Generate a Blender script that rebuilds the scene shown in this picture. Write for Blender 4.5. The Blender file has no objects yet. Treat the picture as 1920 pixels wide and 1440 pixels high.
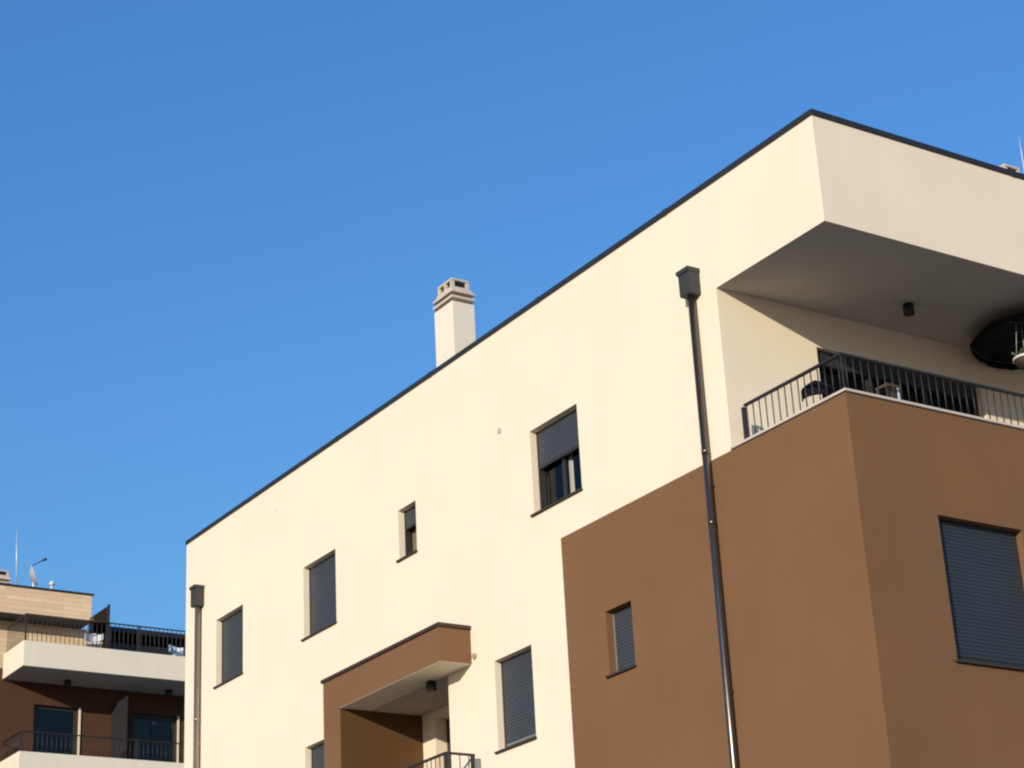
import bpy, bmesh, math, random
from mathutils import Vector, Matrix

random.seed(7)
S = bpy.context.scene
COL = S.collection
G = 1.5                       # eye height: every z below is measured from the eye level, G lifts it off the ground

# ------------------------------------------------------------------ camera
cam_data = bpy.data.cameras.new('camera')
cam = bpy.data.objects.new('camera', cam_data)
COL.objects.link(cam)
S.camera = cam
cam_data.sensor_width = 36.0
cam_data.lens = 3779.5126 / 1920 * 36.0
cam_data.clip_start = 0.1
cam_data.clip_end = 5000
_R = Matrix(((0.5374192976, 0.8418392552, -0.0498715043),
             (-0.3457594294, 0.1660180104, -0.9235195923),
             (-0.7691754778, 0.5135607935, 0.3802951430)))      # world -> camera (x right, y down, z forward)
cam.matrix_world = Matrix((
    (_R[0][0], -_R[1][0], -_R[2][0], 15.2426),
    (_R[0][1], -_R[1][1], -_R[2][1], -14.6133),
    (_R[0][2], -_R[1][2], -_R[2][2], G),
    (0, 0, 0, 1)))

# ------------------------------------------------------------------ sky and sun
world = bpy.data.worlds.new('World')
S.world = world
world.use_nodes = True
wn = world.node_tree.nodes
sky = wn.new('ShaderNodeTexSky')
sky.sky_type = 'NISHITA'
sky.sun_disc = False
SUN_EL, SUN_ROT = math.radians(14.0), math.radians(146.6)
sky.sun_elevation, sky.sun_rotation = SUN_EL, SUN_ROT
sky.air_density, sky.dust_density, sky.ozone_density = 2.0, 0.5, 10.0
tint = wn.new('ShaderNodeVectorMath')          # white balance of the sky
tint.operation = 'MULTIPLY'
tint.inputs[1].default_value = (1.03, 0.935, 1.03)
world.node_tree.links.new(sky.outputs[0], tint.inputs[0])
world.node_tree.links.new(tint.outputs[0], wn['Background'].inputs[0])
wn['Background'].inputs[1].default_value = 0.116

sun_data = bpy.data.lights.new('sun', 'SUN')
sun_data.energy = 2.25
sun_data.angle = math.radians(0.5)
sun_data.color = (1.0, 0.89, 0.74)
sun = bpy.data.objects.new('sun', sun_data)
COL.objects.link(sun)
to_sun = Vector((math.sin(SUN_ROT) * math.cos(SUN_EL), math.cos(SUN_ROT) * math.cos(SUN_EL), math.sin(SUN_EL)))
sun.rotation_euler = (-to_sun).to_track_quat('-Z', 'Y').to_euler()
sun.location = (20, -30, 30)

S.view_settings.view_transform = 'Standard'
S.view_settings.look = 'None'
S.view_settings.exposure = 0.85
S.view_settings.gamma = 1.0
S.render.engine = 'CYCLES'
S.cycles.max_bounces = 8
S.cycles.pixel_filter_type = 'BLACKMAN_HARRIS'
S.cycles.filter_width = 2.2


# ------------------------------------------------------------------ materials
def mat(name, base, rough=0.6, metal=0.0, var=0.0, var_scale=3.0, bump=0.0, bump_scale=120.0, spec=0.5, streak=0.0):
    m = bpy.data.materials.new(name)
    m.use_nodes = True
    nt = m.node_tree
    b = nt.nodes['Principled BSDF']
    b.inputs['Base Color'].default_value = (*base, 1)
    b.inputs['Roughness'].default_value = rough
    b.inputs['Metallic'].default_value = metal
    b.inputs['Specular IOR Level'].default_value = spec
    tc = nt.nodes.new('ShaderNodeTexCoord')
    last = None
    if var > 0:
        n = nt.nodes.new('ShaderNodeTexNoise')
        n.inputs['Scale'].default_value = var_scale
        n.inputs['Detail'].default_value = 6
        nt.links.new(tc.outputs['Object'], n.inputs['Vector'])
        r = nt.nodes.new('ShaderNodeMapRange')
        r.inputs['From Min'].default_value, r.inputs['From Max'].default_value = 0.25, 0.75
        r.inputs['To Min'].default_value, r.inputs['To Max'].default_value = 1 - var, 1 + var
        nt.links.new(n.outputs['Fac'], r.inputs['Value'])
        fac = r.outputs[0]
        if streak > 0:                                    # faint rain streaks: noise stretched along z
            mp = nt.nodes.new('ShaderNodeMapping')
            mp.inputs['Scale'].default_value = (5.0, 5.0, 0.35)
            nt.links.new(tc.outputs['Object'], mp.inputs['Vector'])
            n2 = nt.nodes.new('ShaderNodeTexNoise')
            n2.inputs['Scale'].default_value = 1.0
            n2.inputs['Detail'].default_value = 5
            nt.links.new(mp.outputs[0], n2.inputs['Vector'])
            r2 = nt.nodes.new('ShaderNodeMapRange')
            r2.inputs['From Min'].default_value, r2.inputs['From Max'].default_value = 0.3, 0.7
            r2.inputs['To Min'].default_value, r2.inputs['To Max'].default_value = 1 - streak, 1 + streak
            nt.links.new(n2.outputs['Fac'], r2.inputs['Value'])
            mm = nt.nodes.new('ShaderNodeMath')
            mm.operation = 'MULTIPLY'
            nt.links.new(fac, mm.inputs[0])
            nt.links.new(r2.outputs[0], mm.inputs[1])
            fac = mm.outputs[0]
        mx = nt.nodes.new('ShaderNodeVectorMath')
        mx.operation = 'SCALE'
        mx.inputs[0].default_value = base
        nt.links.new(fac, mx.inputs['Scale'])
        nt.links.new(mx.outputs[0], b.inputs['Base Color'])
    if bump > 0:
        n = nt.nodes.new('ShaderNodeTexNoise')
        n.inputs['Scale'].default_value = bump_scale
        n.inputs['Detail'].default_value = 3
        nt.links.new(tc.outputs['Object'], n.inputs['Vector'])
        n3 = nt.nodes.new('ShaderNodeTexNoise')
        n3.inputs['Scale'].default_value = 1.3
        n3.inputs['Detail'].default_value = 2
        nt.links.new(tc.outputs['Object'], n3.inputs['Vector'])
        bp = nt.nodes.new('ShaderNodeBump')
        bp.inputs['Strength'].default_value = bump
        bp.inputs['Distance'].default_value = 0.004
        nt.links.new(n.outputs['Fac'], bp.inputs['Height'])
        bp2 = nt.nodes.new('ShaderNodeBump')
        bp2.inputs['Strength'].default_value = bump * 0.6
        bp2.inputs['Distance'].default_value = 0.02
        nt.links.new(n3.outputs['Fac'], bp2.inputs['Height'])
        nt.links.new(bp.outputs[0], bp2.inputs['Normal'])
        nt.links.new(bp2.outputs[0], b.inputs['Normal'])
    return m


def glass_mat(name, tint, ior=1.5):
    m = bpy.data.materials.new(name)
    m.use_nodes = True
    nt = m.node_tree
    nt.nodes.clear()
    out = nt.nodes.new('ShaderNodeOutputMaterial')
    mix = nt.nodes.new('ShaderNodeMixShader')
    tr = nt.nodes.new('ShaderNodeBsdfTransparent')
    tr.inputs[0].default_value = (*tint, 1)
    gl = nt.nodes.new('ShaderNodeBsdfGlossy')
    gl.inputs['Roughness'].default_value = 0.02
    fr = nt.nodes.new('ShaderNodeFresnel')
    fr.inputs[0].default_value = ior
    nt.links.new(fr.outputs[0], mix.inputs[0])
    nt.links.new(tr.outputs[0], mix.inputs[1])
    nt.links.new(gl.outputs[0], mix.inputs[2])
    nt.links.new(mix.outputs[0], out.inputs[0])
    return m


M = dict(
    cream=mat('cream_render', (0.865, 0.745, 0.568), 0.95, var=0.035, var_scale=0.8, bump=0.16, bump_scale=150, spec=0.1, streak=0.012),
    brown=mat('brown_render', (0.205, 0.110, 0.056), 0.95, var=0.06, var_scale=0.8, bump=0.16, bump_scale=150, spec=0.1, streak=0.014),
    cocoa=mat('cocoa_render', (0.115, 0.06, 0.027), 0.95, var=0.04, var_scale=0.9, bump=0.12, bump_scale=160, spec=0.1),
    dark_brown=mat('umber_render', (0.093, 0.045, 0.027), 0.95, var=0.04, bump=0.12, spec=0.1),
    white=mat('white_render', (0.8, 0.725, 0.57), 0.95, var=0.03, var_scale=1.0, bump=0.1, spec=0.1, streak=0.02),
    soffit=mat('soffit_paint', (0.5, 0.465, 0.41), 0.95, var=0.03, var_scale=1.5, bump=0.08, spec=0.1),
    anthracite=mat('anthracite_metal', (0.02, 0.02, 0.022), 0.6, var=0.1, var_scale=6),
    rail=mat('rail_metal', (0.026, 0.022, 0.019), 0.5, var=0.1, var_scale=6),
    shutter=mat('shutter_slats', (0.050, 0.057, 0.067), 0.5, var=0.05, var_scale=2),
    shutter_dark=mat('dark_shutter_slats', (0.032, 0.041, 0.05), 0.5, var=0.05, var_scale=2),
    cap_brown=mat('brown_sheet_cap', (0.05, 0.026, 0.015), 0.6, var=0.08),
    bar=mat('grey_bar', (0.2, 0.2, 0.19), 0.5),
    dish=mat('grey_dish', (0.42, 0.42, 0.43), 0.5),
    pipe_wall_tint=mat('wall_tinted_pipe_metal', (0.42, 0.33, 0.23), 0.35, metal=0.8, var=0.1, var_scale=3),  # pipe steel with the tan reflection of the cream wall put into its colour
    vent=mat('pale_vent', (0.5, 0.42, 0.31), 0.8),
    spout=mat('tan_spout', (0.42, 0.3, 0.19), 0.7),
    leaf=mat('planter_leaves', (0.07, 0.09, 0.03), 0.7, var=0.3, var_scale=20),
    clay=mat('brown_bowl', (0.05, 0.03, 0.02), 0.7, var=0.1),
    wood=mat('brown_wood', (0.09, 0.05, 0.03), 0.7, var=0.15),
    frame=mat('window_frame', (0.03, 0.028, 0.027), 0.55),
    sill=mat('sill_metal', (0.04, 0.030, 0.023), 0.85),
    coping=mat('coping_stone', (0.62, 0.54, 0.46), 0.85, var=0.06, var_scale=8),
    pipe=mat('pipe_metal', (0.17, 0.14, 0.115), 0.3, metal=0.9, var=0.12, var_scale=3),
    hopper=mat('hopper_metal', (0.04, 0.04, 0.039), 0.6, var=0.08, var_scale=5),
    glass=glass_mat('window_glass', (0.78, 0.8, 0.78), 1.5),
    dark_glass=glass_mat('divider_glass', (0.45, 0.54, 0.56), 1.15),
    curtain=mat('net_curtain', (0.5, 0.44, 0.36), 0.9, var=0.1, var_scale=5),
    curtain_brown=mat('brown_curtain', (0.34, 0.26, 0.19), 0.9, var=0.15, var_scale=6),
    grey_blind=mat('grey_blind', (0.17, 0.18, 0.17), 0.9, var=0.2, var_scale=4),
    white_curtain=mat('white_curtain', (0.7, 0.66, 0.58), 0.9, var=0.08),
    blind=mat('dark_blind', (0.03, 0.031, 0.031), 0.9, var=0.1),
    tile=mat('terrace_tile', (0.35, 0.3, 0.25), 0.8, var=0.08),
    roofing=mat('roof_membrane', (0.25, 0.24, 0.23), 0.9, var=0.1),
    tan=mat('tan_cladding', (0.66, 0.45, 0.26), 0.85, var=0.14, var_scale=1.4, bump=0.1, spec=0.2),
    chimney=mat('chimney_render', (0.8, 0.72, 0.58), 0.95, var=0.03, bump=0.1, spec=0.1),
    concrete=mat('chimney_concrete', (0.62, 0.52, 0.41), 0.9, var=0.12, var_scale=9, bump=0.2, spec=0.1),
    black=mat('black_plastic', (0.012, 0.012, 0.013), 0.5),
    fabric=mat('navy_black_fabric', (0.010, 0.010, 0.013), 0.95, var=0.2, spec=0.1),
    trim=mat('pale_valance_fabric', (0.6, 0.58, 0.5), 0.9, var=0.1),
    steel=mat('pale_steel', (0.62, 0.62, 0.62), 0.4, metal=0.3),
    plastic=mat('white_plastic', (0.7, 0.69, 0.67), 0.5),
    blue_plastic=mat('pale_blue_plastic', (0.5, 0.58, 0.66), 0.5),
    asphalt=mat('asphalt', (0.06, 0.058, 0.055), 0.95, var=0.2, var_scale=4, bump=0.3),
    paving=mat('pavement_slabs', (0.36, 0.32, 0.27), 0.9, var=0.1, var_scale=2, bump=0.2),
    earth=mat('dry_ground', (0.28, 0.235, 0.175), 0.95, var=0.2, var_scale=0.6, bump=0.3),
    paint=mat('road_paint', (0.75, 0.75, 0.72), 0.8, var=0.08),
    kerb=mat('kerb_stone', (0.4, 0.38, 0.35), 0.9, var=0.1),
)

# fine horizontal courses on the tan cladding of the far penthouse
_nt = M['tan'].node_tree
_tc = _nt.nodes.new('ShaderNodeTexCoord')
_mp = _nt.nodes.new('ShaderNodeMapping')
_mp.inputs['Rotation'].default_value = (math.radians(90), 0, math.radians(90))
_br = _nt.nodes.new('ShaderNodeTexBrick')
_br.inputs['Scale'].default_value = 1.0
_br.inputs['Brick Width'].default_value = 1.1
_br.inputs['Row Height'].default_value = 0.13
_br.inputs['Mortar Size'].default_value = 0.008
_br.inputs['Color1'].default_value = (0.86, 0.64, 0.40, 1)
_br.inputs['Color2'].default_value = (0.74, 0.53, 0.33, 1)
_br.inputs['Mortar'].default_value = (0.6, 0.44, 0.27, 1)
_sep = _nt.nodes.new('ShaderNodeSeparateXYZ')
_cmb = _nt.nodes.new('ShaderNodeCombineXYZ')
_nt.links.new(_tc.outputs['Object'], _sep.inputs[0])
_nt.links.new(_sep.outputs[1], _cmb.inputs[0])
_nt.links.new(_sep.outputs[2], _cmb.inputs[1])
_nt.links.new(_cmb.outputs[0], _br.inputs['Vector'])
_nt.links.new(_br.outputs['Color'], _nt.nodes['Principled BSDF'].inputs['Base Color'])
_nt.nodes.remove(_mp)

WLOC = {}


class MB:
    """collects shapes in world metres (z from eye level) and links them as ONE mesh object"""

    def __init__(self):
        self.bm = bmesh.new()

    def v(self, p):
        return self.bm.verts.new((p[0], p[1], p[2] + G))

    def quad(self, a, b, c, d):
        return self.bm.faces.new([self.v(p) for p in (a, b, c, d)])

    def sheet(self, a, b, c, d):
        self.quad(a, b, c, d)
        return self

    def box(self, x0, x1, y0, y1, z0, z1, bevel=0.0):
        vs = [self.v(p) for p in ((x0, y0, z0), (x1, y0, z0), (x1, y1, z0), (x0, y1, z0),
                                  (x0, y0, z1), (x1, y0, z1), (x1, y1, z1), (x0, y1, z1))]
        fs = [self.bm.faces.new([vs[i] for i in q]) for q in
              ((3, 2, 1, 0), (4, 5, 6, 7), (0, 1, 5, 4), (1, 2, 6, 5), (2, 3, 7, 6), (3, 0, 4, 7))]
        if bevel > 0:
            es = list({e for f in fs for e in f.edges})
            bmesh.ops.bevel(self.bm, geom=es, offset=bevel, segments=2, affect='EDGES', profile=0.5)
        return self

    def prism(self, poly, axis, a, b):
        """poly of 2-D points extruded along axis ('x','y','z') from a to b"""
        def p3(p, t):
            return {'x': (t, p[0], p[1]), 'y': (p[0], t, p[1]), 'z': (p[0], p[1], t)}[axis]
        A = [self.v(p3(p, a)) for p in poly]
        B = [self.v(p3(p, b)) for p in poly]
        n = len(poly)
        self.bm.faces.new(A[::-1])
        self.bm.faces.new(B)
        for i in range(n):
            self.bm.faces.new((A[i], A[(i + 1) % n], B[(i + 1) % n], B[i]))
        return self

    def tube(self, pts, r, n=10, caps=True):
        pts = [Vector(p) for p in pts]
        rr = r if isinstance(r, (list, tuple)) else [r] * len(pts)
        rings = []
        for i, p in enumerate(pts):
            d = (pts[min(i + 1, len(pts) - 1)] - pts[max(i - 1, 0)]).normalized()
            up = Vector((0, 0, 1)) if abs(d.z) < 0.95 else Vector((1, 0, 0))
            a = d.cross(up).normalized()
            b = d.cross(a).normalized()
            rings.append([self.v(p + (a * math.cos(t) + b * math.sin(t)) * rr[i])
                          for t in (2 * math.pi * k / n for k in range(n))])
        for R0, R1 in zip(rings, rings[1:]):
            for k in range(n):
                f = self.bm.faces.new((R0[k], R0[(k + 1) % n], R1[(k + 1) % n], R1[k]))
                f.smooth = True
        if caps:
            self.bm.faces.new(rings[0])
            self.bm.faces.new(rings[-1])
        return self

    def facade(self, axis, pos, u0, u1, z0, z1, openings=(), depth=0.16):
        """wall sheet with real openings and their reveals. axis 'y': faces -Y at Y=pos; axis 'x': faces +X at X=pos"""
        P = (lambda u, d, z: (u, pos + d, z)) if axis == 'y' else (lambda u, d, z: (pos - d, u, z))
        us = sorted({u0, u1} | {o[0] for o in openings} | {o[1] for o in openings})
        zs = sorted({z0, z1} | {o[2] for o in openings} | {o[3] for o in openings})
        cache = {}

        def vv(u, z):
            if (u, z) not in cache:
                cache[(u, z)] = self.v(P(u, 0, z))
            return cache[(u, z)]
        for ua, ub in zip(us, us[1:]):
            for za, zb in zip(zs, zs[1:]):
                cu, cz = (ua + ub) / 2, (za + zb) / 2
                if any(o[0] < cu < o[1] and o[2] < cz < o[3] for o in openings):
                    continue
                self.bm.faces.new((vv(ua, za), vv(ub, za), vv(ub, zb), vv(ua, zb)))
        for o in openings:
            a, b, c, d = o[:4]
            dp = o[4] if len(o) > 4 else depth
            self.quad(P(a, 0, c), P(a, dp, c), P(a, dp, d), P(a, 0, d))
            self.quad(P(b, 0, c), P(b, 0, d), P(b, dp, d), P(b, dp, c))
            self.quad(P(a, 0, d), P(a, dp, d), P(b, dp, d), P(b, 0, d))
            self.quad(P(a, 0, c), P(b, 0, c), P(b, dp, c), P(a, dp, c))
        return self

    def build(self, name, material, parent=None, label=None, recalc=True):
        if recalc:
            bmesh.ops.recalc_face_normals(self.bm, faces=self.bm.faces[:])
        off = WLOC.get(parent.name, Vector((0, 0, 0))) if parent else Vector((0, 0, 0))
        me = bpy.data.meshes.new(name)
        if parent:
            bmesh.ops.translate(self.bm, verts=self.bm.verts[:], vec=-off)
        self.bm.to_mesh(me)
        self.bm.free()
        me.materials.append(M[material])
        o = bpy.data.objects.new(name, me)
        COL.objects.link(o)
        if parent:
            o.parent = parent
        WLOC[o.name] = off
        if label:
            o['label'] = label
        return o


def thing(name, loc, label, cat, group=None):
    o = bpy.data.objects.new(name, None)
    o.empty_display_size = 0.3
    COL.objects.link(o)
    o.location = (loc[0], loc[1], loc[2] + G)
    WLOC[o.name] = Vector(o.location)
    tag(o, label, cat, group)
    return o


def tag(o, label, cat, group=None):
    o['label'] = label
    o['category'] = cat
    if group:
        o['group'] = group
    return o


def structure(o):
    o['kind'] = 'structure'
    return o


# ------------------------------------------------------------------ the ground
structure(MB().box(-400, 400, -400, 400, -1.9, -1.5).build('ground', 'earth'))
structure(MB().box(-60, 3.2, -3.2, -0.004, -1.5, -1.38, 0.01).build('pavement', 'paving'))
structure(MB().box(0.004, 3.2, 0.0, 40, -1.5, -1.384).build('side_pavement', 'paving'))
_m = MB()
_m.quad((-200, -11.4, -1.496), (200, -11.4, -1.496), (200, -3.4, -1.496), (-200, -3.4, -1.496))
structure(_m.build('road', 'asphalt', recalc=False))
structure(MB().box(-60, 3.2, -3.4, -3.204, -1.5, -1.37, 0.015).build('kerb', 'kerb'))
_m = MB()
for i in range(-20, 20):
    _m.quad((i * 6, -7.45, -1.492), (i * 6 + 3, -7.45, -1.492), (i * 6 + 3, -7.33, -1.492), (i * 6, -7.33, -1.492))
structure(_m.build('road_markings', 'paint'))

# ------------------------------------------------------------------ the near building
L, RX, BX = 17.78, 2.026, 5.68
ZT, ZW, ZS, ZB, ZF = 11.838, 11.758, 10.368, 8.244, 7.93          # cap top, wall top, loggia soffit, paint line, loggia floor
YD, YL = 12.0, 9.0                                                # depth of the building, length of the loggia
near = thing('apartment_building', (-8.9, 6.0, -1.5),
             'large cream and brown flat-roofed apartment building with a corner loggia', 'building')

W = {  # x0, x1, z0, z1 of the openings in the long front
    'small_top': (-9.95, -9.42, 9.16, 9.97), 'big': (-6.27, -5.12, 8.74, 9.97),
    'left': (-16.46, -15.38, 8.74, 9.97), 'mid': (-13.10, -11.98, 8.74, 9.97),
    'low': (-7.45, -6.52, 5.74, 7.01), 'hidden': (-13.10, -11.98, 5.74, 6.995), 'brown': (-4.79, -4.24, 6.15, 7.0)}
CX0, CX1, CZ0, CZ1 = -10.97, -8.68, 4.85, 7.11                    # recessed balcony behind the brown portal

m = MB()
m.facade('y', 0, -L, -RX, ZB, ZW, [W['small_top'], W['big'], W['left'], W['mid']])
m.facade('y', 0, -RX, 0, ZS, ZW)
m.facade('x', 0, 0, YD, ZS, ZW)
m.facade('y', 0, -L, -BX, -1.5, ZB, [W['low'], W['hidden'], (CX0, CX1, CZ0, CZ1, 0.0)])
m.quad((-L, 0, -1.5), (-L, 0, ZW), (-L, YD, ZW), (-L, YD, -1.5))
m.quad((-L, YD, -1.5), (-L, YD, ZW), (0, YD, ZW), (0, YD, -1.5))
m.build('wall', 'cream', near, 'cream rendered wall', recalc=False)

DY0, DY1, DZ1 = 1.54, 4.42, 9.875
m = MB()
m.facade('x', -RX, 0, YL, ZF, ZS, [(DY0, DY1, ZF, DZ1, 0.12)])
m.quad((-RX, YL, ZF), (0, YL, ZF), (0, YL, ZS), (-RX, YL, ZS))
m.build('loggia_wall', 'cream', near, recalc=False)

m = MB()
m.facade('y', 0, -BX, 0, -1.5, ZB, [W['brown']])
m.facade('x', 0, 0, YD, -1.5, ZB, [(1.17, 2.49, 5.28, 6.965)])
m.quad((-RX, 0.18, ZF), (-0.18, 0.18, ZF), (-0.18, 0.18, ZB), (-RX, 0.18, ZB))
m.quad((-0.18, 0.18, ZF), (-0.18, YL, ZF), (-0.18, YL, ZB), (-0.18, 0.18, ZB))
m.quad((-RX, 0, ZB), (0, 0, ZB), (-0.18, 0.18, ZB), (-RX, 0.18, ZB))
m.quad((0, 0, ZB), (0, YD, ZB), (-0.18, YD, ZB), (-0.18, 0.18, ZB))
m.build('wall', 'brown', near, 'brown painted wall of the corner', recalc=False)
m = MB()
m.quad((0, YL, ZB), (0, YD, ZB), (0, YD, ZS), (0, YL, ZS))
m.build('end_wall', 'cream', near, recalc=False)

MB().box(-RX, -0.18, 0.18, YL, ZF - 0.2, ZF).build('loggia_floor', 'tile', near)
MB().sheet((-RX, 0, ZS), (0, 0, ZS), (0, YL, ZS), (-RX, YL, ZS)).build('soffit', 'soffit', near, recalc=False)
m = MB()
m.box(-L + 0.3, -0.3, 0.3, YD - 0.3, 11.2, 11.36)
m.quad((-L + 0.3, 0.3, 11.3), (-0.3, 0.3, 11.3), (-0.3, 0.3, ZW), (-L + 0.3, 0.3, ZW))
m.quad((-0.3, 0.3, 11.3), (-0.3, YD - 0.3, 11.3), (-0.3, YD - 0.3, ZW), (-0.3, 0.3, ZW))
m.quad((-L + 0.3, YD - 0.3, 11.3), (-0.3, YD - 0.3, 11.3), (-0.3, YD - 0.3, ZW), (-L + 0.3, YD - 0.3, ZW))
m.quad((-L + 0.3, 0.3, 11.3), (-L + 0.3, YD - 0.3, 11.3), (-L + 0.3, YD - 0.3, ZW), (-L + 0.3, 0.3, ZW))
roof = m.build('roof', 'roofing', near)

# dark sheet-metal capping, in lengths with a thin seam between them
m = MB()
OV = 0.018
rc = random.Random(5)
x = -L - OV
while x < -0.3:
    x1 = min(x + 2.98, OV)
    if x1 > -0.6:
        x1 = OV
    dz = rc.uniform(-0.003, 0.0)
    m.box(x, x1, -OV - rc.uniform(0, 0.003), 0.32, ZW, ZT + dz, 0.005)
    if x1 < -0.3:
        m.box(x1 - 0.03, x1 + 0.034, -OV - 0.007, 0.325, ZW - 0.004, ZT + 0.004, 0.003)
    x = x1 + 0.004
y = 0.324
while y < YD:
    y1 = min(y + 2.98, YD + OV)
    m.box(-0.32, OV + rc.uniform(0, 0.003), y, y1, ZW, ZT + rc.uniform(-0.003, 0.0), 0.005)
    if y1 < YD:
        m.box(-0.325, OV + 0.007, y1 - 0.03, y1 + 0.034, ZW - 0.004, ZT + 0.004, 0.003)
    y = y1 + 0.004
m.box(-L - OV, -0.324, YD - 0.32, YD + OV, ZW, ZT, 0.006)
m.box(-L - OV, -L + 0.32, 0.324, YD - 0.324, ZW, ZT, 0.006)
m.build('roof_edge', 'anthracite', near)


def window(parent, axis, pos, u0, u1, z0, z1, shutter=1.0, depth=0.16, curtains=(), mullions=(), slat='shutter', bar_mat='frame', fw=0.05, sill_out=0.04, sill=True,
           frame_mat='frame', gap=0.0, name='window'):
    """a framed window set back in its reveal; shutter = share of the height the roller shutter covers from the top"""
    if axis == 'y':
        def B(mb, a, b, d0, d1, c, d, bev=0.0):
            return mb.box(a, b, pos + d0, pos + d1, c, d, bev)
    else:
        def B(mb, a, b, d0, d1, c, d, bev=0.0):
            return mb.box(pos - d1, pos - d0, a, b, c, d, bev)
    f = MB()
    D0, D1, w = depth + 0.002, depth + 0.045, fw
    B(f, u0 - 0.03, u0 + w, D0, D1, z0 - 0.03, z1 + 0.03)
    B(f, u1 - w, u1 + 0.03, D0, D1, z0 - 0.03, z1 + 0.03)
    B(f, u0 + w, u1 - w, D0, D1, z1 - w, z1 + 0.03)
    B(f, u0 + w, u1 - w, D0, D1, z0 - 0.03, z0 + w)
    for k in mullions:
        uc = u0 + (u1 - u0) * k
        B(f, uc - 0.025, uc + 0.025, D0 + 0.004, D1 - 0.004, z0 + w, z1 - w)
    fr = f.build(name, frame_mat, parent)
    if sill:
        s = MB()
        B(s, u0 - 0.05, u1 + 0.02, -sill_out, depth - 0.001, z0 - 0.004, z0 + 0.022, 0.004)
        s.build('sill', 'sill', fr)
    zs = z1 - (z1 - z0) * shutter
    if shutter > 0:
        if gap:
            zs = z0 + gap
        # slats: a rounded profile repeated down the opening, running in side rails
        s = MB()
        prof, z = [], z1 - 0.001
        h = 0.045
        while z > zs + 1e-4:
            zb = max(z - h, zs)
            for t, dd in ((0.0, 0.009), (0.12, 0.003), (0.5, 0.0), (0.88, 0.0025), (1.0, 0.008)):
                prof.append((dd, z + (zb - z) * t))
            z = zb
        d0 = depth - 0.05
        for (a0, za), (a1, zb2) in zip(prof, prof[1:]):
            if abs(za - zb2) < 1e-5 and abs(a0 - a1) < 1e-5:
                continue
            q = [(u0 + 0.024, d0 + a0, za), (u1 - 0.024, d0 + a0, za), (u1 - 0.024, d0 + a1, zb2), (u0 + 0.024, d0 + a1, zb2)]
            if axis == 'y':
                fc = s.quad(*[(u, pos + d, zz) for u, d, zz in q])
            else:
                fc = s.quad(*[(pos - d, u, zz) for u, d, zz in q])
        s.build('shutter', slat, fr, recalc=False)
        for ra, rb in ((u0 + 0.002, u0 + 0.028), (u1 - 0.028, u1 - 0.002)):
            r = MB()
            B(r, ra, rb, depth - 0.056, depth - 0.002, z0 + 0.024, z1 - 0.002)
            r.build('shutter_rail', frame_mat, fr)
        b = MB()
        B(b, u0 + 0.03, u1 - 0.03, d0 + 0.001, d0 + 0.03, zs - 0.035, zs - 0.001, 0.003)
        b.build('shutter_bar', bar_mat, fr)
    g = MB()
    du = depth + 0.03
    q = [(u0 + w, du, z0 + w), (u1 - w, du, z0 + w), (u1 - w, du, z1 - w), (u0 + w, du, z1 - w)]
    if axis == 'y':
        g.quad(*[(u, pos + d, zz) for u, d, zz in q])
    else:
        g.quad(*[(pos - d, u, zz) for u, d, zz in q])
    g.build('pane', 'glass', fr, recalc=False)
    for (a, b_, mt) in curtains:                              # pleated cloth hanging just behind the pane
        c = MB()
        ua, ub = u0 + (u1 - u0) * a, u0 + (u1 - u0) * b_
        n = max(8, int((ub - ua) / 0.012))
        pr = [(ua + (ub - ua) * i / n, depth + 0.085 + 0.016 * math.sin(i * 1.15) + 0.008 * math.sin(i * 2.7)) for i in range(n + 1)]
        for (ua_, da), (ub_, db) in zip(pr, pr[1:]):
            q = [(ua_, da, z0 - 0.02), (ub_, db, z0 - 0.02), (ub_, db, z1 + 0.02), (ua_, da, z1 + 0.02)]
            if axis == 'y':
                fc = c.quad(*[(u, pos + d, zz) for u, d, zz in q])
            else:
                fc = c.quad(*[(pos - d, u, zz) for u, d, zz in q])
            fc.smooth = True
        c.build('curtain', mt, fr, recalc=False)
    return fr


window(near, 'y', 0, *W['left'], shutter=1.0)['label'] = 'closed shuttered window nearest the end drainpipe'
window(near, 'y', 0, *W['mid'], shutter=1.0)
window(near, 'y', 0, *W['small_top'], shutter=0.33, fw=0.03, curtains=[(-0.45, 0.85, 'curtain_brown')])
window(near, 'y', 0, *W['big'], shutter=0.42, fw=0.04, mullions=[0.45], curtains=[(-0.12, 0.03, 'curtain'), (0.47, 0.55, 'white_curtain')])
window(near, 'y', 0, *W['low'], shutter=0.9, gap=0.12, bar_mat='bar')
window(near, 'y', 0, *W['hidden'], shutter=1.0)
window(near, 'y', 0, *W['brown'], shutter=1.0, frame_mat='bar')
window(near, 'x', 0, 1.17, 2.49, 5.28, 6.965, shutter=1.0, gap=0.1, slat='shutter_dark')

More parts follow.
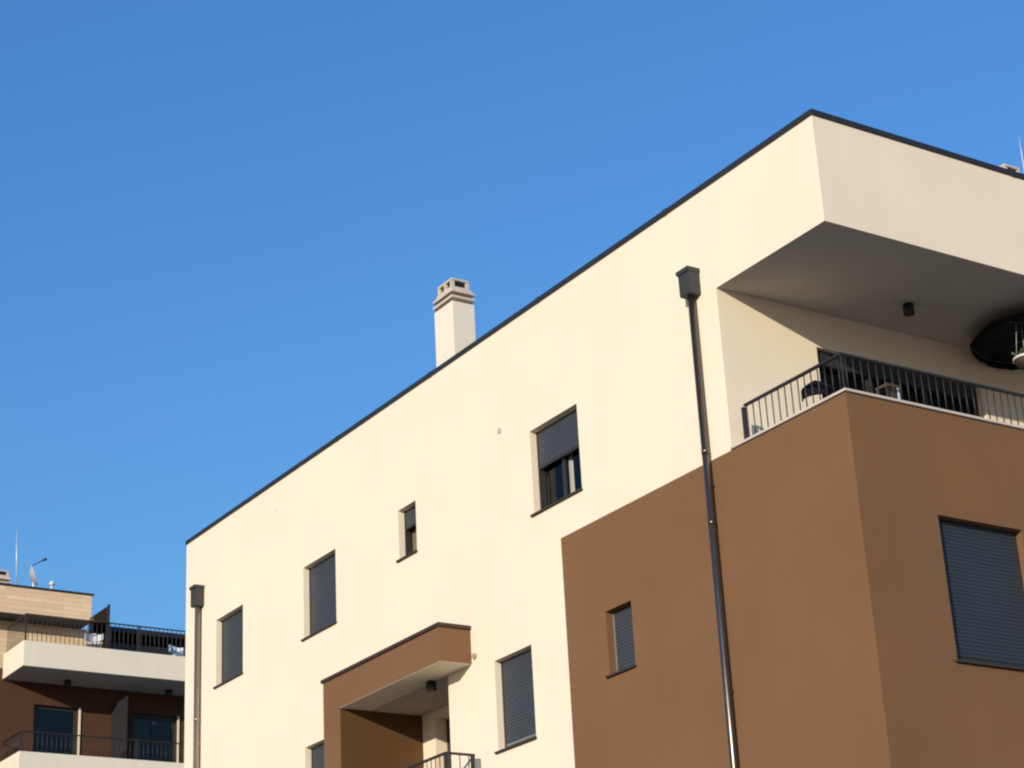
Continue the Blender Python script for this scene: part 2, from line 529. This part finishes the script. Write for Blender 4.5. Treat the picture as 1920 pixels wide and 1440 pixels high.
# loggia sliding door on the inner wall
f = MB()
dx = -RX - 0.12
f.box(dx - 0.07, dx - 0.002, DY0 - 0.03, DY0 + 0.07, ZF, DZ1 + 0.03)
f.box(dx - 0.07, dx - 0.002, DY1 - 0.07, DY1 + 0.03, ZF, DZ1 + 0.03)
for yc in (DY0 + (DY1 - DY0) / 3, DY0 + 2 * (DY1 - DY0) / 3):
    f.box(dx - 0.068, dx - 0.004, yc - 0.05, yc + 0.05, ZF + 0.06, DZ1 - 0.2)
f.box(dx - 0.07, dx - 0.002, DY0 + 0.07, DY1 - 0.07, ZF, ZF + 0.06)
f.box(dx - 0.07, dx + 0.05, DY0 + 0.07, DY1 - 0.07, DZ1 - 0.2, DZ1 - 0.003)
door = f.build('sliding_door', 'frame', near, 'dark sliding door of the corner loggia')
MB().sheet((dx - 0.03, DY0 + 0.07, ZF + 0.06), (dx - 0.03, DY1 - 0.07, ZF + 0.06), (dx - 0.03, DY1 - 0.07, DZ1 - 0.2),
          (dx - 0.03, DY0 + 0.07, DZ1 - 0.2)).build('pane', 'glass', door, recalc=False)
MB().sheet((dx - 0.1, DY0, ZF), (dx - 0.1, DY1, ZF), (dx - 0.1, DY1, DZ1), (dx - 0.1, DY0, DZ1)).build('blind', 'blind', door, recalc=False)

# pale stone coping on the parapet
m = MB()
m.box(-RX + 0.002, 0.03, -0.03, 0.2, ZB + 0.002, ZB + 0.033, 0.004)
m.box(-0.2, 0.03, 0.204, YL - 0.002, ZB + 0.002, ZB + 0.033, 0.004)
m.build('coping', 'coping', near)


# balcony railings: a rail with its posts, every baluster a sub-part of its own
def railing(parent, path, z0, z1, step=0.115, posts=(), r_rail=0.022, r_bal=0.0075, label=None, post_w=0.022, closed_bottom=False):
    m = MB()
    for (a, b) in zip(path, path[1:]):
        horiz = abs(a[0] - b[0]) > abs(a[1] - b[1])
        if horiz:
            m.box(min(a[0], b[0]) + r_rail + 0.001, max(a[0], b[0]) + r_rail, a[1] - r_rail, a[1] + r_rail, z1 - 0.03, z1, 0.004)
        else:
            m.box(a[0] - r_rail, a[0] + r_rail, min(a[1], b[1]) + r_rail + 0.001, max(a[1], b[1]) + r_rail, z1 - 0.03, z1, 0.004)
    rl = m.build('railing', 'rail', parent, label)
    for p in posts:
        pw = p[2] if len(p) > 2 else post_w
        MB().box(p[0] - pw, p[0] + pw, p[1] - pw, p[1] + pw, z0, z1 - 0.031, 0.003).build('post', 'rail', rl)
    first = None
    for (a, b) in zip(path, path[1:]):
        A, Bv = Vector((*a, 0)), Vector((*b, 0))
        ln = (Bv - A).length
        n = int(ln / step)
        for k in range(1, n + 1):
            p = A + (Bv - A) * ((k - 0.5) / n)
            if first is None:
                mb = MB()
                mb.tube([(p.x, p.y, z0), (p.x, p.y, z1 - 0.029)], r_bal, 6)
                first = mb.build('baluster', 'rail', rl)
                p0 = p.copy()
            else:
                c = first.copy()
                COL.objects.link(c)
                c.parent = rl
                c.location = p - p0
    return rl


railing(near, [(-1.80, 0.05), (-0.06, 0.05), (-0.06, YL - 0.03)], ZB + 0.034, 8.745, posts=[(-1.80, 0.05), (-0.06, 0.05, 0.011), (-0.06, 4.5)],
        label='dark railing round the corner loggia')

# brown portal in front of the recessed balcony
PY, PXL, PXR = -0.515, -11.49, -8.03
m = MB()
m.prism([(PXL, 4.6), (CX0, 4.6), (CX0, CZ1), (PXR, CZ1), (PXR, 7.60), (PXL, 7.60)], 'y', PY, -0.002)
canopy = m.build('portal', 'brown', near, 'brown portal framing the recessed balcony')
MB().box(PXL - 0.03, PXR + 0.03, PY - 0.03, -0.004, 7.602, 7.655, 0.005).build('portal_cap', 'cap_brown', canopy)
MB().box(CX0 + 0.002, PXR - 0.002, PY + 0.002, -0.002, CZ1 - 0.004, CZ1 - 0.001).build('portal_soffit', 'white', canopy)
MB().box(CX0 + 0.003, PXR, PY, 0.9, 4.6, 4.85).build('balcony_slab', 'brown', near)
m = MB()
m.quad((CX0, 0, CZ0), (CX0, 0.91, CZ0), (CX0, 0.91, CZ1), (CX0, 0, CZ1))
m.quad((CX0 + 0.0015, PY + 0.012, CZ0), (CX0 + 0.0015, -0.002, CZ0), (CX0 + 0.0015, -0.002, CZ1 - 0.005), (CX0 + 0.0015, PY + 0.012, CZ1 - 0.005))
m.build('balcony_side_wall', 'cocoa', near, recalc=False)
m = MB()
m.facade('y', 0.91, CX0, CX1, CZ0, CZ1, [(-10.6, -9.3, CZ0, 6.985, 0.2)])
m.quad((CX1, 0, CZ0), (CX1, 0, CZ1), (CX1, 0.91, CZ1), (CX1, 0.91, CZ0))
m.build('balcony_wall', 'cream', near, recalc=False)
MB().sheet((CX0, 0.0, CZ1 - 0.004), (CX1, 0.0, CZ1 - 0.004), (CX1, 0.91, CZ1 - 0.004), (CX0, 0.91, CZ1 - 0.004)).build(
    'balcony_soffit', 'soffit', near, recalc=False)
f = MB()
f.box(-10.6, -10.5, 1.112, 1.18, CZ0, 6.98)
f.box(-9.4, -9.3, 1.112, 1.18, CZ0, 6.98)
f.box(-10.5, -9.4, 1.112, 1.18, 6.88, 6.98)
f.box(-10.0, -9.9, 1.114, 1.178, CZ0, 6.88)
bd = f.build('balcony_door', 'frame', near)
MB().sheet((-10.5, 1.15, CZ0), (-9.4, 1.15, CZ0), (-9.4, 1.15, 6.88), (-10.5, 1.15, 6.88)).build('pane', 'glass', bd, recalc=False)
MB().sheet((-10.5, 1.25, CZ0), (-9.4, 1.25, CZ0), (-9.4, 1.25, 6.9), (-10.5, 1.25, 6.9)).build('curtain', 'curtain_brown', bd, recalc=False)
railing(near, [(CX0 + 0.02, PY + 0.065), (-8.07, PY + 0.065), (-8.07, -0.02)], CZ0, 5.855, posts=[(-8.07, PY + 0.065), (-8.07, -0.03)],
        label='dark railing of the recessed balcony')


def ceiling_lamp(parent, x, y, z, s=0.075, h=0.15):
    m = MB()
    m.tube([(x, y, z - 0.001), (x, y, z - 0.02)], s * 0.7, 20)
    lamp = m.build('ceiling_lamp', 'black', parent)
    MB().tube([(x, y, z - 0.021), (x, y, z - h)], s, 24).build('lamp_body', 'black', lamp)


ceiling_lamp(near, -1.30, 2.50, ZS, 0.07, 0.15)
ceiling_lamp(near, -9.05, -0.06, CZ1 - 0.005, 0.075, 0.15)


# rain pipes with their hopper heads
def downpipe(parent, x, y, r, z_top, hw, hh, zh, label, pm='pipe'):
    m = MB()
    m.tube([(x, y, zh + 0.05), (x, y, -1.4)], r, 20)
    for zc in (zh - 2.02, zh - 2.92):
        m.tube([(x, y, zc), (x, y, zc - 0.07)], r * 1.06, 20)
    p = m.build('downpipe', pm, parent, label)
    m = MB()
    t, b = hw, hw * 0.82
    y1 = -0.006
    d_t, d_b = 0.19, 0.17
    zt_ = zh + hh
    ring = []
    for (zz, hwid, dep) in ((zh, b * 0.93, d_b * 0.95), (zh + 0.02, b, d_b), (zt_ - 0.06, b * 1.03, d_b), (zt_ - 0.05, t * 0.95, d_t), (zt_, t * 0.97, d_t + 0.006)):
        ring.append([m.v(q) for q in ((x - hwid, y1 - dep, zz), (x + hwid, y1 - dep, zz), (x + hwid, y1, zz), (x - hwid, y1, zz))])
    for a, c in zip(ring, ring[1:]):
        for k in range(4):
            m.bm.faces.new((a[k], a[(k + 1) % 4], c[(k + 1) % 4], c[k]))
    m.bm.faces.new(ring[0])
    m.bm.faces.new(ring[-1])
    m.build('hopper_head', 'hopper', p)
    for zc in (zh - 2.5, zh - 5.0, zh - 7.5):
        MB().box(x - 0.02, x + 0.02, y + r * 0.7, -0.003, zc, zc + 0.03, 0.004).build('bracket', pm, p)


downpipe(near, -2.42, -0.085, 0.045, 10.4, 0.126, 0.35, 10.40, 'steel downpipe with hopper head beside the loggia')
downpipe(near, -17.08, -0.085, 0.05, 10.4, 0.125, 0.38, 10.37, 'steel downpipe with hopper head at the far end', 'pipe_wall_tint')


def chimney(parent, x0, x1, y0, y1, zb, zt):
    c = MB().box(x0, x1, y0, y1, zb, zt, 0.008).build('chimney', 'chimney', parent)
    m = MB()
    o = 0.014
    MB().box(x0 + 0.1, x1 - 0.1, y0 + 0.09, y1 - 0.09, zt + 0.001, zt + 0.40).build('shade_core', 'black', c)  # black core added inside the cap to paint the shade in its slots
    m.box(x0 - o, x1 + o, y0 - o, y1 + o, zt + 0.055, zt + 0.10, 0.005)
    m.box(x0 - o, x1 + o, y0 - o, y1 + o, zt + 0.16, zt + 0.20, 0.005)
    i = 0.065
    a0, a1, b0, b1 = x0 + i, x1 - i, y0 + i * 0.7, y1 - i * 0.7
    lo = [m.v(q) for q in ((x0 + 0.01, y0 + 0.01, zt + 0.201), (x1 - 0.01, y0 + 0.01, zt + 0.201), (x1 - 0.01, y1 - 0.01, zt + 0.201), (x0 + 0.01, y1 - 0.01, zt + 0.201))]
    hi = [m.v(q) for q in ((a0, b0, zt + 0.30), (a1, b0, zt + 0.30), (a1, b1, zt + 0.30), (a0, b1, zt + 0.30))]
    for k in range(4):
        m.bm.faces.new((lo[k], lo[(k + 1) % 4], hi[(k + 1) % 4], hi[k]))
    w = 0.055
    xm, ym = (a0 + a1) / 2, (b0 + b1) / 2
    for px, py in ((a0, b0), (a1 - w, b0), (a0, b1 - w), (a1 - w, b1 - w), (xm - w / 2, b0), (xm - w / 2, b1 - w)):
        m.box(px, px + w, py, py + w, zt + 0.301, zt + 0.40)
    m.box(a0 - 0.008, a1 + 0.008, b0 - 0.008, b1 + 0.008, zt + 0.401, zt + 0.445, 0.015)
    m.build('chimney_cap', 'concrete', c)
    return c


chimney(near, -10.31, -9.74, 1.0, 1.42, 11.36, 13.62)
chimney(near, -3.6, -3.0, 6.72, 7.14, 11.36, 13.87)
MB().tube([(-2.9, 7.0, 11.36), (-2.9, 7.0, 14.5), (-2.9, 7.0, 14.75)], [0.008, 0.008, 0.004], 8).build('lightning_rod', 'steel', near)

# little covers and spouts on the render
MB().tube([(-7.02, -0.001, 10.243), (-7.02, -0.015, 10.243)], 0.042, 20).build('vent_cover', 'vent', near)
MB().tube([(-14.095, -0.001, 11.326), (-14.095, -0.012, 11.326)], 0.05, 20).build('vent_cover', 'white', near)
MB().tube([(-7.93, -0.001, 7.20), (-7.93, -0.035, 7.20)], 0.04, 14).build('vent_cover', 'spout', near)
MB().box(-7.96, -7.90, -0.07, -0.003, 4.9, 5.76, 0.004).build('drain_pipe', 'bar', near)


# ------------------------------------------------------------------ things standing in the loggia
def arm_chair(name, x, y, zf, rz, label, seat_mat, leg_mat, h=0.9, seat_h=0.44, w=0.48, back_gap=0.18):
    """a chair with a curved back, a seat and four splayed legs; rz turns it about its own foot point"""
    t = thing(name, (x, y, zf), label, 'chair')
    ca, sa = math.cos(rz), math.sin(rz)

    def P(a, b, c):
        return (x + a * ca - b * sa, y + a * sa + b * ca, zf + c)
    m = MB()
    n = 10
    ringt, ringb = [], []
    for k in range(n + 1):
        a = math.pi * (0.0 + k / n)
        rx = w / 2
        ringt.append((rx * math.cos(a), rx * 0.9 * math.sin(a)))
    top = [m.v(P(p[0], p[1], h - 0.06 * abs(p[0]) / (w / 2))) for p in ringt]
    bot = [m.v(P(p[0], p[1], seat_h + back_gap)) for p in ringt]
    top2 = [m.v(P(p[0] * 0.93, p[1] * 0.92, h - 0.06 * abs(p[0]) / (w / 2))) for p in ringt]
    bot2 = [m.v(P(p[0] * 0.93, p[1] * 0.92, seat_h + back_gap)) for p in ringt]
    for k in range(n):
        m.bm.faces.new((top[k], top[k + 1], bot[k + 1], bot[k]))
        m.bm.faces.new((top2[k + 1], top2[k], bot2[k], bot2[k + 1]))
        m.bm.faces.new((top[k], top2[k], top2[k + 1], top[k + 1]))
        m.bm.faces.new((bot[k + 1], bot2[k + 1], bot2[k], bot[k]))
    for k in (0, n):
        m.bm.faces.new((top[k], bot[k], bot2[k], top2[k]))
    m.build('backrest', seat_mat, t)
    m = MB()
    poly = [(-w / 2, -w / 2), (w / 2, -w / 2)] + [(w / 2 * math.cos(math.pi * k / 8), w * 0.45 * math.sin(math.pi * k / 8)) for k in range(9)]
    A = [m.v(P(p[0] * 0.9, p[1] * 0.9, seat_h)) for p in poly]
    Bq = [m.v(P(p[0] * 0.9, p[1] * 0.9, seat_h + 0.05)) for p in poly]
    m.bm.faces.new(A[::-1])
    m.bm.faces.new(Bq)
    for k in range(len(poly)):
        j = (k + 1) % len(poly)
        m.bm.faces.new((A[k], A[j], Bq[j], Bq[k]))
    bmesh.ops.remove_doubles(m.bm, verts=m.bm.verts[:], dist=0.0005)
    m.build('seat', seat_mat, t)
    for sx, sy in ((-1, -1), (1, -1), (-1, 1), (1, 1)):
        MB().tube([P(sx * w * 0.36, sy * w * 0.36, seat_h), P(sx * w * 0.46, sy * w * 0.46, 0)], [0.016, 0.012], 8).build('leg', leg_mat, t)
    return t


arm_chair('armchair', -0.90, 0.42, ZF, -2.4, 'black round-backed chair behind the corner loggia railing', 'fabric', 'rail', h=0.80, w=0.38)
# pale folding chair at the left end of the railing
fc = thing('folding_chair', (-1.72, 0.62, ZF), 'pale grey folding chair beside the left end post of the loggia railing', 'chair')
for sx in (-0.2, 0.2):
    MB().tube([(-1.72 + sx, 0.36, ZF), (-1.72 + sx, 0.80, ZF + 0.8)], 0.013, 8).build('frame', 'steel', fc)
    MB().tube([(-1.72 + sx * 0.9, 0.85, ZF), (-1.72 + sx * 0.9, 0.42, ZF + 0.45)], 0.013, 8).build('leg', 'steel', fc)
MB().box(-1.9, -1.54, 0.42, 0.74, ZF + 0.44, ZF + 0.465, 0.006).build('seat', 'blue_plastic', fc)
_m = MB()
for k in range(5):
    zz = ZF + 0.56 + 0.05 * k
    _m.box(-1.9, -1.54, 0.685 + 0.026 * k, 0.70 + 0.026 * k, zz, zz + 0.035, 0.003)
_m.build('backrest', 'blue_plastic', fc)
# small bar stool: pale legs, brown seat
wt = thing('bar_stool', (-0.45, 1.10, ZF), 'small dark stool with one pale leg behind the loggia railing', 'stool')
MB().box(-0.55, -0.35, 1.0, 1.2, ZF + 0.70, ZF + 0.735, 0.006).build('seat', 'wood', wt)
for sx, sy in ((-0.53, 1.02), (-0.37, 1.02), (-0.53, 1.18), (-0.37, 1.18)):
    MB().box(sx - 0.013, sx + 0.013, sy - 0.013, sy + 0.013, ZF, ZF + 0.699).build('leg', 'plastic' if (sx, sy) == (-0.37, 1.18) else 'wood', wt)
MB().box(-0.372, -0.368, 1.037, 1.163, ZF + 0.5, ZF + 0.69).build('apron', 'wood', wt)

# planter hanging from the loggia ceiling on three wires
px_, py_, pz_ = -0.75, 3.93, 9.66
hp = thing('hanging_planter', (px_, py_, pz_ - 0.14), 'brown bowl of green leaves hanging on wires under the black parasol', 'planter')
m = MB()
rings = []
for rr, dz in ((0.03, -0.14), (0.09, -0.125), (0.15, -0.075), (0.185, -0.012), (0.18, -0.012), (0.14, -0.06), (0.02, -0.08)):
    rings.append([m.v((px_ + rr * math.cos(2 * math.pi * k / 28), py_ + rr * math.sin(2 * math.pi * k / 28), pz_ + dz)) for k in range(28)])
for a_, b_ in zip(rings, rings[1:]):
    for k in range(28):
        m.bm.faces.new((a_[k], a_[(k + 1) % 28], b_[(k + 1) % 28], b_[k])).smooth = True
m.bm.faces.new(rings[0])
m.bm.faces.new(rings[-1])
m.build('bowl', 'clay', hp)
m = MB()
rings = []
for rr, dz in ((0.187, -0.011), (0.195, -0.008), (0.195, 0.018), (0.187, 0.021), (0.178, 0.018), (0.178, -0.008)):
    rings.append([m.v((px_ + rr * math.cos(2 * math.pi * k / 28), py_ + rr * math.sin(2 * math.pi * k / 28), pz_ + dz)) for k in range(28)])
for a_, b_ in zip(rings, rings[1:] + rings[:1]):
    for k in range(28):
        m.bm.faces.new((a_[k], a_[(k + 1) % 28], b_[(k + 1) % 28], b_[k]))
m.build('rim', 'plastic', hp)
m = MB()
rnd = random.Random(3)
for k in range(110):
    a, q = rnd.uniform(0, 6.283), rnd.uniform(0.0, 0.16)
    c0 = Vector((px_ + q * math.cos(a), py_ + q * math.sin(a), pz_ + rnd.uniform(-0.02, 0.11 - q * 0.35)))
    d = Vector((math.cos(a) * rnd.uniform(0.2, 1), math.sin(a) * rnd.uniform(0.2, 1), rnd.uniform(0.1, 1.0))).normalized()
    sd = d.cross(Vector((rnd.uniform(-1, 1), rnd.uniform(-1, 1), 0.3))).normalized()
    ln, wd = rnd.uniform(0.05, 0.09), rnd.uniform(0.012, 0.022)
    m.quad(c0, c0 + d * ln * 0.5 + sd * wd, c0 + d * ln, c0 + d * ln * 0.5 - sd * wd)
m.build('leaves', 'leaf', hp, recalc=False)
for k in range(3):
    a = 2 * math.pi * k / 3 + 0.4
    MB().tube([(px_ + 0.186 * math.cos(a), py_ + 0.186 * math.sin(a), pz_ + 0.02), (px_ + 0.10 * math.cos(a), py_ + 0.10 * math.sin(a), 10.2)], 0.0028, 6).build('wire', 'steel', hp)

# parasol under the loggia ceiling
def parasol(x, y, zf, z_rim, R, label):
    t = thing('parasol', (x, y, zf), label, 'parasol')
    n = 8
    m = MB()
    rise = 0.13
    segs = 6
    apex = m.v((x, y, z_rim + rise))
    rings = []
    for s in range(1, segs + 1):
        f_ = s / segs
        ring = []
        for k in range(n * 4):
            a = 2 * math.pi * k / (n * 4)
            sag = 0.03 * f_ * abs(math.sin(a * n / 2))
            rr = R * f_ * (1 - 0.05 * abs(math.sin(a * n / 2)))
            ring.append(m.v((x + rr * math.cos(a), y + rr * math.sin(a), z_rim + rise * (1 - f_ ** 1.7) - sag * 0.4)))
        rings.append(ring)
    N = n * 4
    for k in range(N):
        m.bm.faces.new((apex, rings[0][k], rings[0][(k + 1) % N]))
        for a_, b_ in zip(rings, rings[1:]):
            m.bm.faces.new((a_[k], b_[k], b_[(k + 1) % N], a_[(k + 1) % N]))
    m.build('canopy', 'fabric', t, recalc=False)
    m = MB()
    top, low = [], []
    rf = random.Random(11)
    for k in range(N * 2):
        a = 2 * math.pi * k / (N * 2)
        rr = R * (1 - 0.05 * abs(math.sin(a * n / 2))) + 0.003
        dz = -0.03 * 0.4 * abs(math.sin(a * n / 2))
        top.append(m.v((x + rr * math.cos(a), y + rr * math.sin(a), z_rim + dz)))
        low.append(m.v((x + rr * math.cos(a), y + rr * math.sin(a), z_rim + dz - 0.07 - rf.uniform(0, 0.05))))
    for k in range(N * 2):
        j = (k + 1) % (N * 2)
        m.bm.faces.new((top[k], top[j], low[j], low[k]))
    m.build('valance', 'fabric', t, recalc=False)
    MB().tube([(x, y, zf + 0.06), (x, y, z_rim + rise + 0.04)], 0.022, 12).build('pole', 'rail', t)
    for k in range(n):
        a = 2 * math.pi * k / n
        rib = MB().tube([(x + 0.03 * math.cos(a), y + 0.03 * math.sin(a), z_rim + rise - 0.02),
                         (x + R * 0.55 * math.cos(a), y + R * 0.55 * math.sin(a), z_rim + rise * 0.6),
                         (x + R * 0.99 * math.cos(a), y + R * 0.99 * math.sin(a), z_rim - 0.012)], 0.009, 6).build('rib', 'rail', t)
        MB().tube([(x + 0.03 * math.cos(a), y + 0.03 * math.sin(a), z_rim - 0.38),
                   (x + R * 0.55 * math.cos(a), y + R * 0.55 * math.sin(a), z_rim + rise * 0.6 - 0.012)], 0.007, 6).build('strut', 'rail', rib)
    MB().tube([(x, y, zf), (x, y, zf + 0.06)], [0.26, 0.22], 24).build('base', 'kerb', t)


parasol(-1.0, 4.62, ZF, 10.235, 0.97, 'black parasol open close under the ceiling of the corner loggia')

# ------------------------------------------------------------------ the far building
FX, FY, FW = -35.8, 3.29, -37.4                        # balcony front, balcony side, main wall
far = thing('apartment_building', (-42.0, 6.0, -1.5),
            'distant apartment block with white balconies, dark brown walls and a tan penthouse', 'building')
levels = [14.89, 11.89, 8.89]
D2 = [(4.22, 5.50, 13.58), (7.12, 8.45, 13.58)]
m = MB()
ops = []
for k in range(2):
    for a, b, zt_ in D2:
        ops.append((a, b, 11.45 - 3 * k, zt_ - 3 * k, 0.12))
m.facade('x', FW, -8, 16, -1.5, 14.5, ops)
m.quad((-52, -8, -1.5), (FW, -8, -1.5), (FW, -8, 14.5), (-52, -8, 14.5))
m.quad((-52, 16, -1.5), (FW, 16, -1.5), (FW, 16, 14.5), (-52, 16, 14.5))
m.quad((-52, -8, -1.5), (-52, 16, -1.5), (-52, 16, 14.5), (-52, -8, 14.5))
m.quad((-52, -8, 14.5), (FW, -8, 14.5), (FW, 16, 14.5), (-52, 16, 14.5))
m.build('wall', 'dark_brown', far, recalc=False)
for zt_ in levels:                                       # balcony: slab with a solid parapet round it
    m = MB()
    m.box(FX - 0.12, FX, FY, 14, zt_ - 0.70, zt_, 0.01)
    m.box(FW + 0.002, FX - 0.121, FY, FY + 0.12, zt_ - 0.70, zt_, 0.01)
    m.box(FW + 0.002, FX - 0.121, FY + 0.121, 14, zt_ - 0.695, zt_ - 0.45)
    bal = m.build('balcony', 'white', far)
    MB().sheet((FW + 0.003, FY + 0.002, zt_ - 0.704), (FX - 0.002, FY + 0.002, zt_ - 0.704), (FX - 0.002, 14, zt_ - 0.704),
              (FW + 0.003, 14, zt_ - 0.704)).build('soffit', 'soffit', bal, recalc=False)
for zt_, h in ((14.89, 0.76), (11.89, 0.56)):
    railing(far, [(FW + 0.05, FY + 0.06), (FX - 0.06, FY + 0.06), (FX - 0.06, 10.0)], zt_ + 0.001, zt_ + h, step=0.13,
            posts=[(FX - 0.06, FY + 0.06), (FX - 0.06, 6.6)], r_rail=0.025, r_bal=0.010)
for y_ in (4.95, 7.95):
    ceiling_lamp(far, -36.85, y_, 14.185, 0.10, 0.22)
for k in range(2):
    for i, (a, b, zt_) in enumerate(D2):
        z0, z1 = 11.45 - 3 * k, zt_ - 3 * k
        f = MB()
        xx = FW - 0.122
        f.box(xx - 0.07, xx, a - 0.03, a + 0.09, z0, z1 + 0.03)
        f.box(xx - 0.07, xx, b - 0.09, b + 0.03, z0, z1 + 0.03)
        f.box(xx - 0.07, xx, a + 0.09, b - 0.09, z1 - 0.09, z1 + 0.03)
        f.box(xx - 0.07, xx, a + 0.09, b - 0.09, z0, z0 + 0.09)
        if i:
            f.box(xx - 0.068, xx - 0.002, (a + b) / 2 - 0.05, (a + b) / 2 + 0.05, z0 + 0.09, z1 - 0.09)
        dr = f.build('balcony_door', 'frame', far)
        MB().sheet((xx - 0.03, a + 0.09, z0 + 0.09), (xx - 0.03, b - 0.09, z0 + 0.09), (xx - 0.03, b - 0.09, z1 - 0.09),
                  (xx - 0.03, a + 0.09, z1 - 0.09)).build('pane', 'glass', dr, recalc=False)
        MB().sheet((xx - 0.12, a, z0), (xx - 0.12, b, z0), (xx - 0.12, b, z1), (xx - 0.12, a, z1)).build('blind', 'blind', dr, recalc=False)
        MB().box(FW + 0.002, FW + 0.05, b + 0.004, b + 0.05, z0, z1).build('trim', 'white', dr)
for z0, z1, a in ((14.92, 16.15, 5.70), (11.46, 13.72, 6.45)):
    m = MB()
    x1 = FX - 0.15 if z0 > 14 else FW + 1.05
    m.box(FW + 0.01, x1, a, a + 0.03, z0, z1)
    dv = m.build('privacy_screen', 'anthracite' if z0 < 14 else 'dark_glass', far)
    MB().box(x1 + 0.001, x1 + 0.06, a - 0.015, a + 0.045, z0 - 0.4, z1 + 0.03).build('post', 'anthracite', dv)
    if z0 > 14:
        MB().box(FW + 0.01, FW + 0.05, a - 0.015, a - 0.001, z0 - 0.4, z1).build('post', 'steel', dv)

# penthouse
m = MB()
m.box(-50, -37.95, -8, 6.1, 14.5, 16.0)
m.build('penthouse_wall', 'tan', far)
m = MB()
m.box(-50.2, -37.3, -8.2, 5.76, 16.05, 16.82, 0.01)
pent = m.build('penthouse_roof', 'tan', far)
MB().box(-50.25, -37.26, -8.25, 5.80, 16.822, 16.87, 0.005).build('roof_edge', 'anthracite', pent)
MB().box(-50.1, -37.35, -8.1, 5.7, 16.001, 16.046).build('soffit', 'anthracite', pent)
chimney(far, -38.6, -38.0, 3.05, 3.6, 16.87, 17.06)
MB().tube([(-38, 3.78, 16.87), (-38, 3.74, 18.0), (-38, 3.71, 18.7)], [0.022, 0.018, 0.01], 8).build('lightning_rod', 'steel', far)
# satellite dish seen nearly edge-on
dc = Vector((-38.0, 4.15, 17.38))
m = MB()
m.tube([(dc.x + 0.05, dc.y + 0.1, 16.87), (dc.x + 0.05, dc.y + 0.1, dc.z)], 0.03, 10)
dish = m.build('satellite_dish', 'steel', far)
m = MB()
ax = Vector((0.35, 0.88, 0.32)).normalized()
ua = ax.cross(Vector((0, 0, 1))).normalized()
va = ua.cross(ax).normalized()
rings = []
for s in range(0, 6):
    r_ = 0.31 * s / 5
    c_ = dc + ax * (0.14 * (s / 5) ** 2)
    rings.append([m.v(c_ + (ua * math.cos(2 * math.pi * k / 28) + va * math.sin(2 * math.pi * k / 28)) * max(r_, 0.001)) for k in range(28)])
for a_, b_ in zip(rings, rings[1:]):
    for k in range(28):
        fcx = m.bm.faces.new((a_[k], a_[(k + 1) % 28], b_[(k + 1) % 28], b_[k]))
        fcx.smooth = True
m.build('dish_bowl', 'dish', dish, recalc=False)
m = MB()
m.tube([dc + va * 0.30 + ax * 0.16, dc + va * 0.36 + ax * 0.5], 0.014, 8)
m.tube([dc + va * 0.36 + ax * 0.48, dc + va * 0.37 + ax * 0.6], 0.04, 10)
m.build('receiver_arm', 'hopper', dish)
m = MB()
m.tube([(-38, 4.81, 16.87), (-38, 4.81, 17.2)], 0.03, 10)
m.tube([(-38, 4.81, 17.2), (-38, 4.81, 17.22), (-38, 4.81, 17.32)], [0.03, 0.09, 0.06], 12)
m.build('roof_vent', 'plastic', far)

# dark pergola at the back of the roof terrace
pg = thing('pergola', (-39.8, 8.8, 14.5), 'dark pergola with closed sides on the distant roof terrace', 'pergola')
MB().box(-41.2, -38.5, 6.75, 12.0, 16.2, 16.36, 0.01).build('roof_panel', 'black', pg)
MB().box(-41.2, -41.1, 6.8, 12.0, 14.5, 16.2).build('back_screen', 'black', pg)
for px, py in ((-38.6, 6.85), (-38.6, 9.4), (-38.6, 11.9), (-41.0, 6.85)):
    MB().box(px - 0.05, px + 0.05, py - 0.05, py + 0.05, 14.5, 16.199).build('post', 'anthracite', pg)
MB().box(-41.05, -38.66, 6.8, 6.84, 14.5, 16.15).build('side_screen', 'black', pg)
MB().box(-38.64, -38.56, 6.91, 11.85, 15.0, 15.9).build('front_blind', 'black', pg)

arm_chair('terrace_chair', -36.2, 5.42, 14.6, 1.2, 'white plastic chair beside the glass screen on the distant roof terrace', 'plastic', 'plastic', h=0.85, w=0.5)
arm_chair('terrace_chair', -36.55, 8.05, 14.6, 1.9, 'pale blue chair on the distant roof terrace, close to the end of the near building', 'blue_plastic', 'steel', h=0.85, w=0.5)
